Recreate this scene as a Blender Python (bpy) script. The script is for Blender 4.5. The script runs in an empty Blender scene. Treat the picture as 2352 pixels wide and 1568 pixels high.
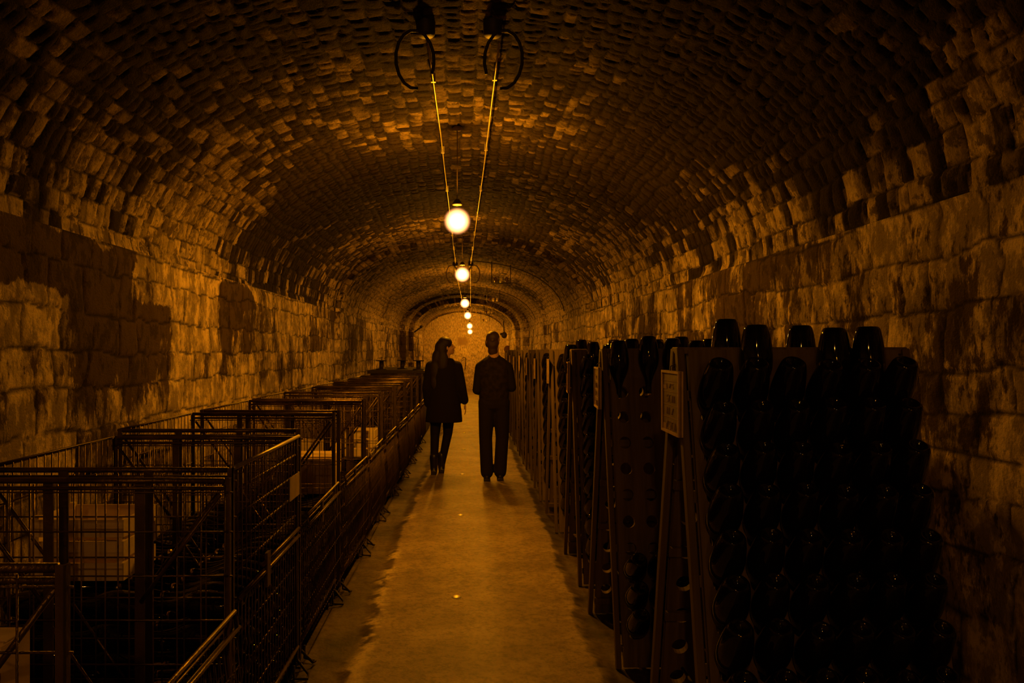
import bpy, math, random
import numpy as np
from mathutils import Vector, Matrix
PI = math.pi
C = bpy.context.scene.collection
rnd = random.Random(7)

# ------------------------------------------------------------------ camera, world, exposure
CAMH = 1.58
sc = bpy.context.scene
cd = bpy.data.cameras.new('camera'); cam = bpy.data.objects.new('camera', cd); C.objects.link(cam)
cam.location = (0, 0, CAMH); cam.rotation_euler = (PI/2, 0, 0)
cd.sensor_width = 36; cd.lens = 27.0
cd.shift_x = 91/2352; cd.shift_y = 21/2352
cd.clip_start = .05; cd.clip_end = 200
sc.camera = cam
w = bpy.data.worlds.new('world'); sc.world = w; w.use_nodes = True
w.node_tree.nodes['Background'].inputs[0].default_value = (.02, .008, .001, 1)
w.node_tree.nodes['Background'].inputs[1].default_value = .0
sc.view_settings.view_transform = 'Standard'; sc.view_settings.look = 'None'
sc.view_settings.exposure = -.08; sc.view_settings.gamma = 1
sc.view_settings.use_curve_mapping = False
sc.cycles.max_bounces = 5; sc.cycles.diffuse_bounces = 3; sc.cycles.glossy_bounces = 3
sc.cycles.transparent_max_bounces = 8; sc.cycles.caustics_reflective = False; sc.cycles.caustics_refractive = False
sc.cycles.sample_clamp_indirect = 2.0

LAMP_RGB = (1.0, .33, .0006)
# lamps hang on the tunnel axis: (distance along the tunnel, height, watts)
LAMPS = [(6.05, 2.60, 640), (10.4, 2.61, 460), (16.6, 2.60, 420), (20.6, 2.52, 360), (25.6, 2.40, 480), (29.3, 2.30, 480),
         (-.95, 2.62, 118), (-6.2, 2.60, 200), (-10.8, 2.60, 200)]

# ------------------------------------------------------------------ materials
def rgb(c): return (c[0], c[1], c[2], 1)
def mat(name, base=(.5, .5, .5), rough=.6, metal=0, spec=.5, bump=0, bscale=60, var=0, vscale=6, var2=None, coat=0):
    m = bpy.data.materials.new(name); m.use_nodes = True
    nt = m.node_tree; b = nt.nodes['Principled BSDF']
    b.inputs['Base Color'].default_value = rgb(base); b.inputs['Roughness'].default_value = rough
    b.inputs['Metallic'].default_value = metal; b.inputs['Specular IOR Level'].default_value = spec
    if coat: b.inputs['Coat Weight'].default_value = coat
    tc = nt.nodes.new('ShaderNodeTexCoord')
    if var:
        n = nt.nodes.new('ShaderNodeTexNoise'); n.inputs['Scale'].default_value = vscale; n.inputs['Detail'].default_value = 5
        nt.links.new(tc.outputs['Object'], n.inputs['Vector'])
        r = nt.nodes.new('ShaderNodeValToRGB'); r.color_ramp.elements[0].position = .35; r.color_ramp.elements[1].position = .65
        c2 = var2 or tuple(x*(1-var) for x in base)
        r.color_ramp.elements[0].color = rgb(c2); r.color_ramp.elements[1].color = rgb(base)
        nt.links.new(n.outputs['Fac'], r.inputs['Fac']); nt.links.new(r.outputs['Color'], b.inputs['Base Color'])
    if bump:
        n = nt.nodes.new('ShaderNodeTexNoise'); n.inputs['Scale'].default_value = bscale; n.inputs['Detail'].default_value = 4
        nt.links.new(tc.outputs['Object'], n.inputs['Vector'])
        bp = nt.nodes.new('ShaderNodeBump'); bp.inputs['Strength'].default_value = bump; bp.inputs['Distance'].default_value = .01
        nt.links.new(n.outputs['Fac'], bp.inputs['Height']); nt.links.new(bp.outputs['Normal'], b.inputs['Normal'])
    return m
def wood_mat(name, a, b_, rough=.7, axis='z'):
    m = mat(name, a, rough, spec=.3); nt = m.node_tree; b = nt.nodes['Principled BSDF']
    tc = nt.nodes.new('ShaderNodeTexCoord'); mp = nt.nodes.new('ShaderNodeMapping')
    mp.inputs['Scale'].default_value = {'z': (22, 22, 1.4), 'x': (1.4, 22, 22), 'y': (22, 1.4, 22)}[axis]
    n = nt.nodes.new('ShaderNodeTexNoise'); n.inputs['Scale'].default_value = 2.2; n.inputs['Detail'].default_value = 6
    r = nt.nodes.new('ShaderNodeValToRGB'); r.color_ramp.elements[0].position = .3; r.color_ramp.elements[1].position = .7
    r.color_ramp.elements[0].color = rgb(b_); r.color_ramp.elements[1].color = rgb(a)
    bp = nt.nodes.new('ShaderNodeBump'); bp.inputs['Strength'].default_value = .3; bp.inputs['Distance'].default_value = .004
    L = nt.links.new
    L(tc.outputs['Object'], mp.inputs['Vector']); L(mp.outputs['Vector'], n.inputs['Vector']); L(n.outputs['Fac'], r.inputs['Fac'])
    L(r.outputs['Color'], b.inputs['Base Color']); L(n.outputs['Fac'], bp.inputs['Height']); L(bp.outputs['Normal'], b.inputs['Normal'])
    return m
M = {}
M['glass'] = mat('dark bottle glass', (.005, .004, .002), .05, spec=.5)
M['cap'] = mat('crown cap', (.75, .62, .42), .3, 1)
M['steel'] = mat('rusty cage steel', (.17, .115, .062), .36, .75, .4, .3, 90, .6, 9)
M['post'] = mat('painted cage post', (.10, .066, .036), .5, .3, .4, .2, 60, .5, 7)
M['rackwood'] = wood_mat('dark oak plank', (.16, .118, .065), (.085, .06, .032))
M['edgewood'] = wood_mat('worn oak edge', (.14, .102, .055), (.08, .057, .03))
M['cratewood'] = wood_mat('pale crate wood', (.92, .78, .54), (.78, .62, .40), axis='x')
M['card'] = mat('cardboard', (.62, .48, .3), .85, 0, .2, .1, 40, .25, 5)
M['tag'] = mat('metal tag', (.62, .5, .36), .5, 0, .4, .1, 30, .3, 14)
M['slate'] = mat('slate writing board', (.17, .115, .06), .6, 0, .4, .1, 50, .25, 14)
M['slateframe'] = mat('wooden slate frame', (.60, .42, .22), .6, 0, .4, .1, 60, .3, 20)
M['chalk'] = mat('chalk', (.42, .30, .17), .9, 0, .1)
M['iron'] = mat('black iron', (.03, .022, .016), .6, .3, .4, .2, 60)
M['conduit'] = mat('galvanised conduit', (.50, .44, .34), .42, .8, .5, .35, 25, .35, 8)
M['cable'] = mat('old cable', (.16, .11, .06), .6, 0, .4)
M['porcelain'] = mat('brown porcelain', (.12, .07, .04), .15, 0, .6)
M['white_porcelain'] = mat('white porcelain', (.7, .6, .45), .2, 0, .6)
M['stud'] = mat('polished metal stud', (.95, .9, .8), .38, .6)
M['skin'] = mat('skin', (.55, .34, .24), .5, 0, .4)
M['coat'] = mat('black wool coat', (.014, .010, .008), .9, 0, .15, .3, 120)
M['leggings'] = mat('black leggings', (.012, .009, .008), .75, 0, .2)
M['jacket'] = mat('dark patterned waistcoat', (.028, .019, .012), .85, 0, .2, .4, 30, .6, 22)
M['sleeve'] = mat('dark shirt', (.012, .009, .008), .85, 0, .2, .3, 40)
M['trousers'] = mat('dark trousers', (.018, .013, .009), .85, 0, .2, .2, 60)
M['leather'] = mat('black leather', (.012, .009, .007), .4, 0, .5)
M['hair_dark'] = mat('dark brown hair', (.018, .010, .006), .55, 0, .4, .4, 150)
M['hair_fair'] = mat('light brown hair', (.05, .028, .014), .5, 0, .5, .4, 150)
M['tarp'] = mat('dark tarpaulin', (.02, .015, .010), .7, 0, .3, .3, 12)
M['drum'] = mat('dark red drum', (.10, .04, .025), .6, 0, .3)

def wall_mat(name, kind):
    """stone whose colour follows its own blocks, soot and lime; attributes: blk (random per block), joint, soot"""
    m = bpy.data.materials.new(name); m.use_nodes = True; nt = m.node_tree; L = nt.links.new
    b = nt.nodes['Principled BSDF']; b.inputs['Roughness'].default_value = .9; b.inputs['Specular IOR Level'].default_value = .08
    def N(t, **k):
        n = nt.nodes.new(t)
        for a, v in k.items():
            if a in n.inputs.keys(): n.inputs[a].default_value = v
            else: setattr(n, a, v)
        return n
    def math_(op, a, b2, clamp=False):
        n = N('ShaderNodeMath', operation=op); n.use_clamp = clamp
        for i, v in enumerate((a, b2)):
            if isinstance(v, (int, float)): n.inputs[i].default_value = v
            else: L(v, n.inputs[i])
        return n.outputs[0]
    def mixc(f, a, b2):
        n = N('ShaderNodeMix', data_type='RGBA')
        if isinstance(f, (int, float)): n.inputs[0].default_value = f
        else: L(f, n.inputs[0])
        for i, v in ((6, a), (7, b2)):
            if isinstance(v, tuple): n.inputs[i].default_value = rgb(v)
            else: L(v, n.inputs[i])
        return n.outputs[2]
    tc = N('ShaderNodeTexCoord')
    blk = N('ShaderNodeAttribute', attribute_name='blk').outputs['Fac']
    jnt = N('ShaderNodeAttribute', attribute_name='joint').outputs['Fac']
    soot_light = N('ShaderNodeAttribute', attribute_name='soot_light').outputs['Fac']
    mp = N('ShaderNodeMapping'); mp.inputs['Scale'].default_value = (1, 1, .45)     # stains run down the wall
    L(tc.outputs['Object'], mp.inputs['Vector'])
    nl = N('ShaderNodeTexNoise', Scale=3.2, Detail=7.0, Roughness=.62); L(mp.outputs[0], nl.inputs['Vector'])
    nf = N('ShaderNodeTexNoise', Scale=24.0, Detail=6.0, Roughness=.7); L(mp.outputs[0], nf.inputs['Vector'])
    ng = N('ShaderNodeTexNoise', Scale=85.0, Detail=4.0, Roughness=.7); L(tc.outputs['Object'], ng.inputs['Vector'])
    light = (.62, .50, .36) if kind == 'wall' else (.22, .165, .10)
    if kind == 'end': light = (.66, .53, .36)
    dark = (.30, .21, .12) if kind == 'end' else ((.032, .022, .013) if kind == 'wall' else (.012, .0085, .005))
    # dark factor: attribute + per-block random + fine noise, pushed to a fairly crisp edge
    s = math_('ADD', soot_light, math_('MULTIPLY', math_('SUBTRACT', nl.outputs['Fac'], .5), 3.0 if kind == 'wall' else (1.3 if kind == 'vault' else .8)))
    s = math_('ADD', s, math_('MULTIPLY', math_('SUBTRACT', nf.outputs['Fac'], .5), {'wall': 2.3, 'vault': .9, 'end': .5}[kind]))
    s = math_('ADD', s, math_('MULTIPLY', math_('SUBTRACT', blk, .5), .5 if kind == 'wall' else (1.05 if kind == 'vault' else .3)))
    mr = N('ShaderNodeMapRange', interpolation_type='SMOOTHSTEP'); mr.inputs['From Min'].default_value = .32; mr.inputs['From Max'].default_value = .72 if kind != 'vault' else .80
    L(s, mr.inputs['Value'])
    tint = N('ShaderNodeMapRange'); tint.inputs['To Min'].default_value = .45; tint.inputs['To Max'].default_value = 1.1
    L(nf.outputs['Fac'], tint.inputs['Value']); tint.inputs['From Min'].default_value = .40; tint.inputs['From Max'].default_value = .60
    stone = mixc(blk, light, tuple(x*.72 for x in light))
    if kind == 'vault':     # the lowest courses are the same clean stone as the walls
        stone = mixc(N('ShaderNodeAttribute', attribute_name='haunch').outputs['Fac'], stone, mixc(blk, (.60, .48, .34), (.42, .34, .24)))
    mul = N('ShaderNodeMix', data_type='RGBA', blend_type='MULTIPLY'); mul.inputs[0].default_value = 1
    L(stone, mul.inputs[6]); L(tint.outputs[0], mul.inputs[7])
    # smaller weathered streaks and flaked patches inside the clean stone
    mp2 = N('ShaderNodeMapping'); mp2.inputs['Scale'].default_value = (1, 1, .62) if kind == 'wall' else (1, 1, 1); L(tc.outputs['Object'], mp2.inputs['Vector'])
    n3 = N('ShaderNodeTexNoise', Scale=9.0, Detail=8.0, Roughness=.68); L(mp2.outputs[0], n3.inputs['Vector'])
    m3 = N('ShaderNodeMapRange', interpolation_type='SMOOTHSTEP'); m3.inputs['From Min'].default_value = .505; m3.inputs['From Max'].default_value = .565
    L(n3.outputs['Fac'], m3.inputs['Value'])
    clean = mixc(math_('MULTIPLY', m3.outputs[0], .85 if kind != 'end' else .12), mul.outputs[2], tuple(x*.38 for x in light))
    m4_ = N('ShaderNodeMapRange', interpolation_type='SMOOTHSTEP'); m4_.inputs['From Min'].default_value = .47; m4_.inputs['From Max'].default_value = .42
    L(n3.outputs['Fac'], m4_.inputs['Value'])
    clean = mixc(math_('MULTIPLY', m4_.outputs[0], .7 if kind == 'wall' else .2), clean, tuple(min(1, x*1.35) for x in light))
    dk = mixc(math_('MULTIPLY', m3.outputs[0], .8), tuple(min(1, x*{'wall': 2.3, 'vault': 2.0, 'end': 1}[kind]) for x in dark), dark)
    col = mixc(mr.outputs[0], clean, dk)
    col = mixc(math_('MULTIPLY', jnt, .85, True), col, tuple(x*.4 for x in dark) if kind != 'end' else dark)
    L(col, b.inputs['Base Color'])
    h = math_('ADD', math_('MULTIPLY', n3.outputs['Fac'], 1.3), math_('MULTIPLY', ng.outputs['Fac'], .8))
    bp = N('ShaderNodeBump'); bp.inputs['Strength'].default_value = .9; bp.inputs['Distance'].default_value = .014
    L(h, bp.inputs['Height']); L(bp.outputs['Normal'], b.inputs['Normal'])
    return m
M['wall'] = wall_mat('chalk stone blocks', 'wall'); M['vault'] = wall_mat('sooty vault rubble', 'vault'); M['end'] = wall_mat('rendered end wall', 'end')

# ------------------------------------------------------------------ mesh collector
class MB:
    def __init__(s): s.v = []; s.f = []; s.sm = []; s.mi = []; s.k = 0
    def add(s, vs, fs, smooth=False, mi=0):
        o = len(s.v); s.v += [tuple(v) for v in vs]; s.f += [tuple(i+o for i in f) for f in fs]
        s.sm += [smooth]*len(fs); s.mi += [mi]*len(fs); return s
    def box(s, a, b, m=None, mi=0, c=0):
        (x0, y0, z0), (x1, y1, z1) = a, b
        if c:   # chamfer along every edge: build from three nested boxes' hull corners
            vs = []; 
            for x in (x0, x1):
                for y in (y0, y1):
                    for z in (z0, z1):
                        sx = c if x == x0 else -c; sy = c if y == y0 else -c; sz = c if z == z0 else -c
                        vs += [(x+sx, y+sy, z), (x+sx, y, z+sz), (x, y+sy, z+sz)]
            I = lambda i, j, k, t: (i*4+j*2+k)*3+t
            fs = []
            for k in (0, 1): fs.append((I(0,0,k,0), I(1,0,k,0), I(1,1,k,0), I(0,1,k,0)))
            for j in (0, 1): fs.append((I(0,j,0,1), I(1,j,0,1), I(1,j,1,1), I(0,j,1,1)))
            for i in (0, 1): fs.append((I(i,0,0,2), I(i,1,0,2), I(i,1,1,2), I(i,0,1,2)))
            for i in (0, 1):
                for j in (0, 1): fs.append((I(i,j,0,1), I(i,j,1,1), I(i,j,1,2), I(i,j,0,2)))
                for k in (0, 1): fs.append((I(i,0,k,0), I(i,1,k,0), I(i,1,k,2), I(i,0,k,2)))
            for j in (0, 1):
                for k in (0, 1): fs.append((I(0,j,k,0), I(1,j,k,0), I(1,j,k,1), I(0,j,k,1)))
            for i in (0, 1):
                for j in (0, 1):
                    for k in (0, 1): fs.append((I(i,j,k,0), I(i,j,k,1), I(i,j,k,2)))
        else:
            vs = [(x, y, z) for x in (x0, x1) for y in (y0, y1) for z in (z0, z1)]
            fs = [(0,1,3,2), (4,6,7,5), (0,4,5,1), (2,3,7,6), (0,2,6,4), (1,5,7,3)]
        if m is not None: vs = [m @ Vector(v) for v in vs]
        return s.add(vs, fs, False, mi)
    def tube(s, pts, r, n=5, closed=False, cap=True, mi=0, smooth=True):
        P = [Vector(p) for p in pts]; vs = []; k = len(P)
        rr = r if isinstance(r, (list, tuple)) else [r]*k
        up = None
        for i, p in enumerate(P):
            if closed: d = P[(i+1) % k]-P[i-1]
            else: d = P[min(i+1, k-1)]-P[max(i-1, 0)]
            d.normalize()
            if up is None:
                up = Vector((0, 0, 1)) if abs(d.z) < .9 else Vector((1, 0, 0))
            a = d.cross(up); 
            if a.length < 1e-5: a = d.cross(Vector((0, 1, 0)))
            a.normalize(); b = a.cross(d); up = b
            for j in range(n):
                t = 2*PI*j/n; vs.append(p+(a*math.cos(t)+b*math.sin(t))*rr[i])
        fs = []
        for i in range(k if closed else k-1):
            for j in range(n):
                i2 = (i+1) % k; fs.append((i*n+j, i*n+(j+1) % n, i2*n+(j+1) % n, i2*n+j))
        if cap and not closed: fs += [tuple(range(n))[::-1], tuple(range((k-1)*n, k*n))]
        return s.add(vs, fs, smooth and n > 4, mi)
    def lathe(s, prof, n=20, m=None, mi=0, smooth=True):
        vs = []; fs = []
        for (r, z) in prof:
            for j in range(n): vs.append((r*math.cos(2*PI*j/n), r*math.sin(2*PI*j/n), z))
        for i in range(len(prof)-1):
            for j in range(n): fs.append((i*n+j, i*n+(j+1) % n, (i+1)*n+(j+1) % n, (i+1)*n+j))
        if m is not None: vs = [m @ Vector(v) for v in vs]
        return s.add(vs, fs, smooth, mi)
    def ball(s, c, r, n=12, m=None):
        if not isinstance(r, (list, tuple)): r = (r, r, r)
        vs = []; fs = []; h = n//2
        for i in range(h+1):
            t = PI*i/h
            for j in range(n):
                p = 2*PI*j/n; vs.append(Vector((r[0]*math.sin(t)*math.cos(p), r[1]*math.sin(t)*math.sin(p), r[2]*math.cos(t))))
        for i in range(h):
            for j in range(n): fs.append((i*n+j, (i+1)*n+j, (i+1)*n+(j+1) % n, i*n+(j+1) % n))
        c = Vector(c)
        vs = [(m @ v if m is not None else v)+c for v in vs]
        return s.add(vs, fs, True)
    def cap_(s, a, ra, b, rb, n=12):   # tapered limb between two joints
        a = Vector(a); b = Vector(b); s.ball(a, ra, n); s.ball(b, rb, n)
        return s.tube([a, a.lerp(b, .5), b], [ra, (ra+rb)/2, rb], n)
    def mesh(s, name, mats):
        me = bpy.data.meshes.new(name); me.from_pydata(s.v, [], s.f)
        me.polygons.foreach_set('use_smooth', s.sm); me.polygons.foreach_set('material_index', s.mi)
        for m_ in (mats if isinstance(mats, (list, tuple)) else [mats]): me.materials.append(m_)
        me.update(); return me
    def build(s, name, mats, parent=None, clean=False):
        o = bpy.data.objects.new(name, s.mesh(name, mats)); C.objects.link(o)
        if parent is not None: o.parent = parent
        return o
def tag(o, label=None, cat=None, group=None, kind=None):
    if label: o['label'] = label
    if cat: o['category'] = cat
    if group: o['group'] = group
    if kind: o['kind'] = kind
    return o
def empty(name, loc=(0, 0, 0), rz=0):
    o = bpy.data.objects.new(name, None); C.objects.link(o); o.location = loc; o.rotation_euler = (0, 0, rz); o.empty_display_size = .1; return o
def kids(o): return [c for c in ALLCH.get(o.name, [])]
ALLCH = {}
def copy_tree(o, parent=None):
    c = o.copy(); C.objects.link(c)
    if parent is not None: c.parent = parent
    for ch in list(o.children): copy_tree(ch, c)
    return c
ORD = ['first', 'second', 'third', 'fourth', 'fifth', 'sixth', 'seventh', 'eighth', 'ninth', 'tenth', 'eleventh', 'twelfth']

# ------------------------------------------------------------------ noise helpers
def vnoise(x, y, seed=0):
    x = np.asarray(x, dtype=np.float64); y = np.asarray(y, dtype=np.float64)
    xi = np.floor(x).astype(np.int64); yi = np.floor(y).astype(np.int64); fx = x-xi; fy = y-yi
    fx = fx*fx*(3-2*fx); fy = fy*fy*(3-2*fy)
    def h(a, b):
        n = (a*374761393+b*668265263+seed*1442695041) & 0xffffffff
        n = ((n ^ (n >> 13))*1274126177) & 0xffffffff
        return ((n ^ (n >> 16)) & 0xffff)/65535.0
    return (h(xi, yi)*(1-fx)+h(xi+1, yi)*fx)*(1-fy)+(h(xi, yi+1)*(1-fx)+h(xi+1, yi+1)*fx)*fy
def fbm(x, y, oct=4, seed=0):
    a = .5; t = 0; n = 0
    for i in range(oct):
        t = t+a*vnoise(x*2**i, y*2**i, seed+i*17); n += a; a *= .5
    return t/n
def hsh(a, b, seed=0):
    n = (a.astype(np.int64)*374761393+b.astype(np.int64)*668265263+seed*1442695041) & 0xffffffff
    n = ((n ^ (n >> 13))*1274126177) & 0xffffffff
    return ((n ^ (n >> 16)) & 0xffff)/65535.0

# ------------------------------------------------------------------ the tunnel
XC = lambda y: -.045-.0085*np.maximum(y, 0)
SPR = 2.19
def sstep(a, b, x): t = np.clip((x-a)/(b-a), 0, 1); return t*t*(3-2*t)
def hw(y):      # half width of the bore: ribs and the narrower end
    base = 1.985-.06*sstep(11.98, 12.02, y)*(1-sstep(12.5, 12.54, y))-.06*sstep(18.3, 18.34, y)*(1-sstep(18.8, 18.84, y))
    return base-.17*sstep(23.6, 23.64, y)-.17*sstep(24.9, 24.94, y)
RISE = 1.15
def rise(y): return RISE-.05*sstep(23.6, 23.64, y)-.16*sstep(24.9, 24.94, y)-.05*sstep(11.98, 12.02, y)*(1-sstep(12.5, 12.54, y))
# arc-length table of the vault curve (superellipse)
_t = np.linspace(0, PI, 2001); E = .94
_vx = -np.sign(np.cos(_t))*np.abs(np.cos(_t))**E; _vz = np.abs(np.sin(_t))**E
_L = np.concatenate([[0], np.cumsum(np.hypot(np.diff(_vx)*1.985, np.diff(_vz)*RISE))]); VL = _L[-1]
def vault_pt(s, y, off=0):
    """point at arc length s (0 = left springing, VL = right springing), pushed inward by off"""
    t = np.interp(s, _L, _t); x = np.interp(s, _L, _vx); z = np.interp(s, _L, _vz)
    nx = -np.cos(t)*-1; 
    dx = np.interp(s+.01, _L, _vx)-np.interp(s-.01, _L, _vx); dz = np.interp(s+.01, _L, _vz)-np.interp(s-.01, _L, _vz)
    tx = dx*1.985; tz = dz*RISE; l = np.hypot(tx, tz)+1e-9
    inx = tz/l; inz = -tx/l
    return XC(y)+hw(y)*x+inx*off, SPR+rise(y)*z+inz*off
def masonry(s, y, rows, lens, seed, jw, warp=1.0):
    """height, block id random, joint mask for a wall with courses along y; rows = list of course boundaries in s"""
    sw = s+warp*(.035*(fbm(s*1.3+5, y*1.1, 3, seed+3)-.5)*2+.012*(vnoise(s*9, y*9, seed+5)-.5)*2)
    yw = y+warp*(.03*(fbm(s*2.1, y*2.3+9, 3, seed+8)-.5)*2+.014*(vnoise(s*10, y*10, seed+9)-.5)*2)
    rows = np.asarray(rows); r = np.clip(np.searchsorted(rows, sw, side='right')-1, 0, len(rows)-2)
    h = rows[r+1]-rows[r]; ds = np.minimum(sw-rows[r], rows[r+1]-sw)
    # blocks: cells of length lens with jittered ends
    ln = lens*(.75+.6*hsh(r, r*0+3, seed)); u = yw/ln+hsh(r, r*0+1, seed)*7
    c = np.floor(u); f = u-c
    j0 = (hsh(r, c, seed+2)-.5)*.55; j1 = (hsh(r, c+1, seed+2)-.5)*.55
    left = f-j0; right = 1+j1-f
    cc = np.where(left < 0, c-1, np.where(right < 0, c+1, c))
    dy = np.minimum(np.abs(left), np.abs(right))*ln
    d = np.minimum(ds, dy)
    jv = jw*(.55+.9*vnoise(s*5, y*5, seed+11))
    joint = 1-sstep(jv*.35, jv*1.0, d)
    rb = hsh(r, cc, seed+20)
    rt = hsh(r, cc, seed+21)-.5
    pill = sstep(0, .035, d)
    return joint, rb, rt, pill, r, cc
def grid_obj(name, X, Y, Z, attrs, material, flip=False):
    ns, ny = X.shape; n = ns*ny
    co = np.stack([X, Y, Z], -1).reshape(-1).astype(np.float32)
    i = np.arange(ns-1)[:, None]*ny+np.arange(ny-1)[None, :]
    q = np.stack([i, i+1, i+ny+1, i+ny], -1).reshape(-1, 4)
    if flip: q = q[:, ::-1]
    me = bpy.data.meshes.new(name); nf = len(q)
    me.vertices.add(n); me.loops.add(nf*4); me.polygons.add(nf)
    me.vertices.foreach_set('co', co); me.loops.foreach_set('vertex_index', q.reshape(-1).astype(np.int32))
    me.polygons.foreach_set('loop_start', (np.arange(nf)*4).astype(np.int32))
    me.polygons.foreach_set('use_smooth', np.ones(nf, bool))
    me.update(calc_edges=True)
    for k, a in attrs.items():
        at = me.attributes.new(k, 'FLOAT', 'POINT'); at.data.foreach_set('value', np.ascontiguousarray(a, dtype=np.float32).reshape(-1))
    me.materials.append(material)
    o = bpy.data.objects.new(name, me); C.objects.link(o); tag(o, kind='structure'); return o
ylist = np.concatenate([np.arange(-13, 1.6, .09), np.arange(1.6, 8.5, .0135), np.arange(8.5, 14, .022), np.arange(14, 23.5, .045), np.arange(23.5, 25.1, .02), np.arange(25.1, 31.06, .05)])
def soot_light_wall(z, y, side):
    # broad stains: dark band under the springing near the camera on the left, patches elsewhere, and a painted pool of lamp light
    f = fbm(y*.55+side*31, z*.9+side*7, 4, 40+side)
    s = (f-.5)*1.9+.36
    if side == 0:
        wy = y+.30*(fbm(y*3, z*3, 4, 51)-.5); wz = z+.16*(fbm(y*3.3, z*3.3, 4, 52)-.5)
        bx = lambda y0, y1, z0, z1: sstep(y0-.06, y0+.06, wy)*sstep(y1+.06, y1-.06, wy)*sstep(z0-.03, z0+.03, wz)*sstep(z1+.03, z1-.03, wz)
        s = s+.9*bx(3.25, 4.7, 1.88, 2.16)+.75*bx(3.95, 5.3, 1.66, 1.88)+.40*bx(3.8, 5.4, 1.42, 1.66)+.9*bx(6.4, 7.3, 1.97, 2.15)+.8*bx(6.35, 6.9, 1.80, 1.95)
        s = s-.55*bx(5.3, 6.35, 1.0, 2.2)-.5*bx(2.6, 3.85, 1.58, 1.86)-.4*bx(4.75, 5.4, 1.9, 2.2)-.28*sstep(1.4, 1.2, z)  # first term paints the nearest lamp's bright spot on the wall as paler stone
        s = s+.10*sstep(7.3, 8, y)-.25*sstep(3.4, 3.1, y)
    else:
        s = s+.20-.30*sstep(4.2, 7.0, y)
    return s
def side_wall(side):
    zz = np.concatenate([np.arange(-.05, .8, .03), np.arange(.8, SPR+.001, .0135)]); zz[-1] = SPR
    S, Y = np.meshgrid(zz, ylist, indexing='ij')
    rows = [-.3]; rr = random.Random(3+side)
    while rows[-1] < SPR-.12: rows.append(rows[-1]+rr.choice([.17, .20, .22, .25]))
    rows[-1] = SPR-.004; rows.append(SPR+.3)
    jn, rb, rt, pill, r, cc = masonry(S, Y, rows, .30, 100+side*50, .010, 1.5)
    off = .002*pill+.010*(rb-.4)+.030*(fbm(S*5, Y*5, 5, 9+side)-.5)+.06*(fbm(S*.8, Y*.7, 2, 77+side)-.5)-.007*jn*(.3+1.4*vnoise(S*3, Y*3, 91))
    fade = np.clip((SPR-S)/.06, 0, 1); off = off*fade+.0*(1-fade)
    X = XC(Y)+(-1 if side == 0 else 1)*(hw(Y)-off)
    soot_light = soot_light_wall(S, Y, side)
    return grid_obj('wall_left' if side == 0 else 'wall_right', X, Y, S, dict(blk=rb, joint=jn, soot_light=soot_light), M['wall'], side == 1)
side_wall(0); side_wall(1)
def vault():
    ss = np.arange(0, VL, .0145); ss = np.append(ss, VL)
    S, Y = np.meshgrid(ss, ylist, indexing='ij')
    rows = [-.2]; rr = random.Random(11)
    while rows[-1] < VL:
        edge = min(max(rows[-1], 0), max(VL-rows[-1], 0))
        rows.append(rows[-1]+(rr.choice([.10, .12, .15]) if edge < .45 else rr.choice([.075, .09, .10])))
    jn, rb, rt, pill, r, cc = masonry(S, Y, rows, .092, 300, .009, 1.35)
    off = .006*pill+.009*(rb-.45)+.014*(fbm(S*7, Y*7, 4, 5)-.5)+.05*(fbm(S*.9, Y*.8, 2, 78)-.5)-.009*jn
    fade = np.clip(np.minimum(S, VL-S)/.05, 0, 1); off = off*fade
    X, Z = vault_pt(S, Y, off)
    e = np.minimum(S, VL-S)
    f = fbm(S*.75+3, Y*.55, 4, 61)
    soot_light = .90+(f-.5)*1.9+.20*np.exp(-((Y-7.4)/2.0)**2)-.50*np.exp(-(e/.50)**2)-.16*np.exp(-(e/1.1)**2)
    soot_light = soot_light-.38*np.exp(-((S-VL/2+.04)/.24)**2)*sstep(6.4, 5.6, Y)*sstep(4.0, 4.4, Y)
    soot_light = soot_light-.46*sstep(9, 13, Y)+.2*sstep(VL*.55, VL*.75, S)*sstep(8, 6, Y)-.12*sstep(13, 16, Y)  # vault farther down made paler: its lamp light is put into the colour
    grid_obj('ceiling', X, Y, Z, dict(blk=rb, joint=jn, soot_light=soot_light, haunch=np.exp(-(e/.42)**2)), M['vault'])
vault()
def bulkhead(y, name, material, flip):
    zs = np.arange(0, 3.6, .03); xs = np.arange(-2.5, 2.5, .03)
    Z, X = np.meshgrid(zs, xs, indexing='ij')
    rough = fbm(X*5, Z*5, 4, 12)-.5; low = sstep(1.75, 1.45, Z)
    off = .02*rough+.10*low*(fbm(X*9, Z*9, 4, 15)-.3)*1.1
    soot_light = .15+(fbm(X*1.2, Z*1.2, 4, 19)-.5)*.8+.10*low+.55*np.exp(-((X+.45)/.28)**4-((Z-1.95)/.2)**4)
    return grid_obj(name, X, y-off*(1 if not flip else -1), Z, dict(blk=.4+rough, joint=0*X, soot_light=soot_light), material, not flip)
bulkhead(31.0, 'wall_back', M['end'], False)
bulkhead(-12.9, 'wall_front', M['wall'], True)

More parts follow.
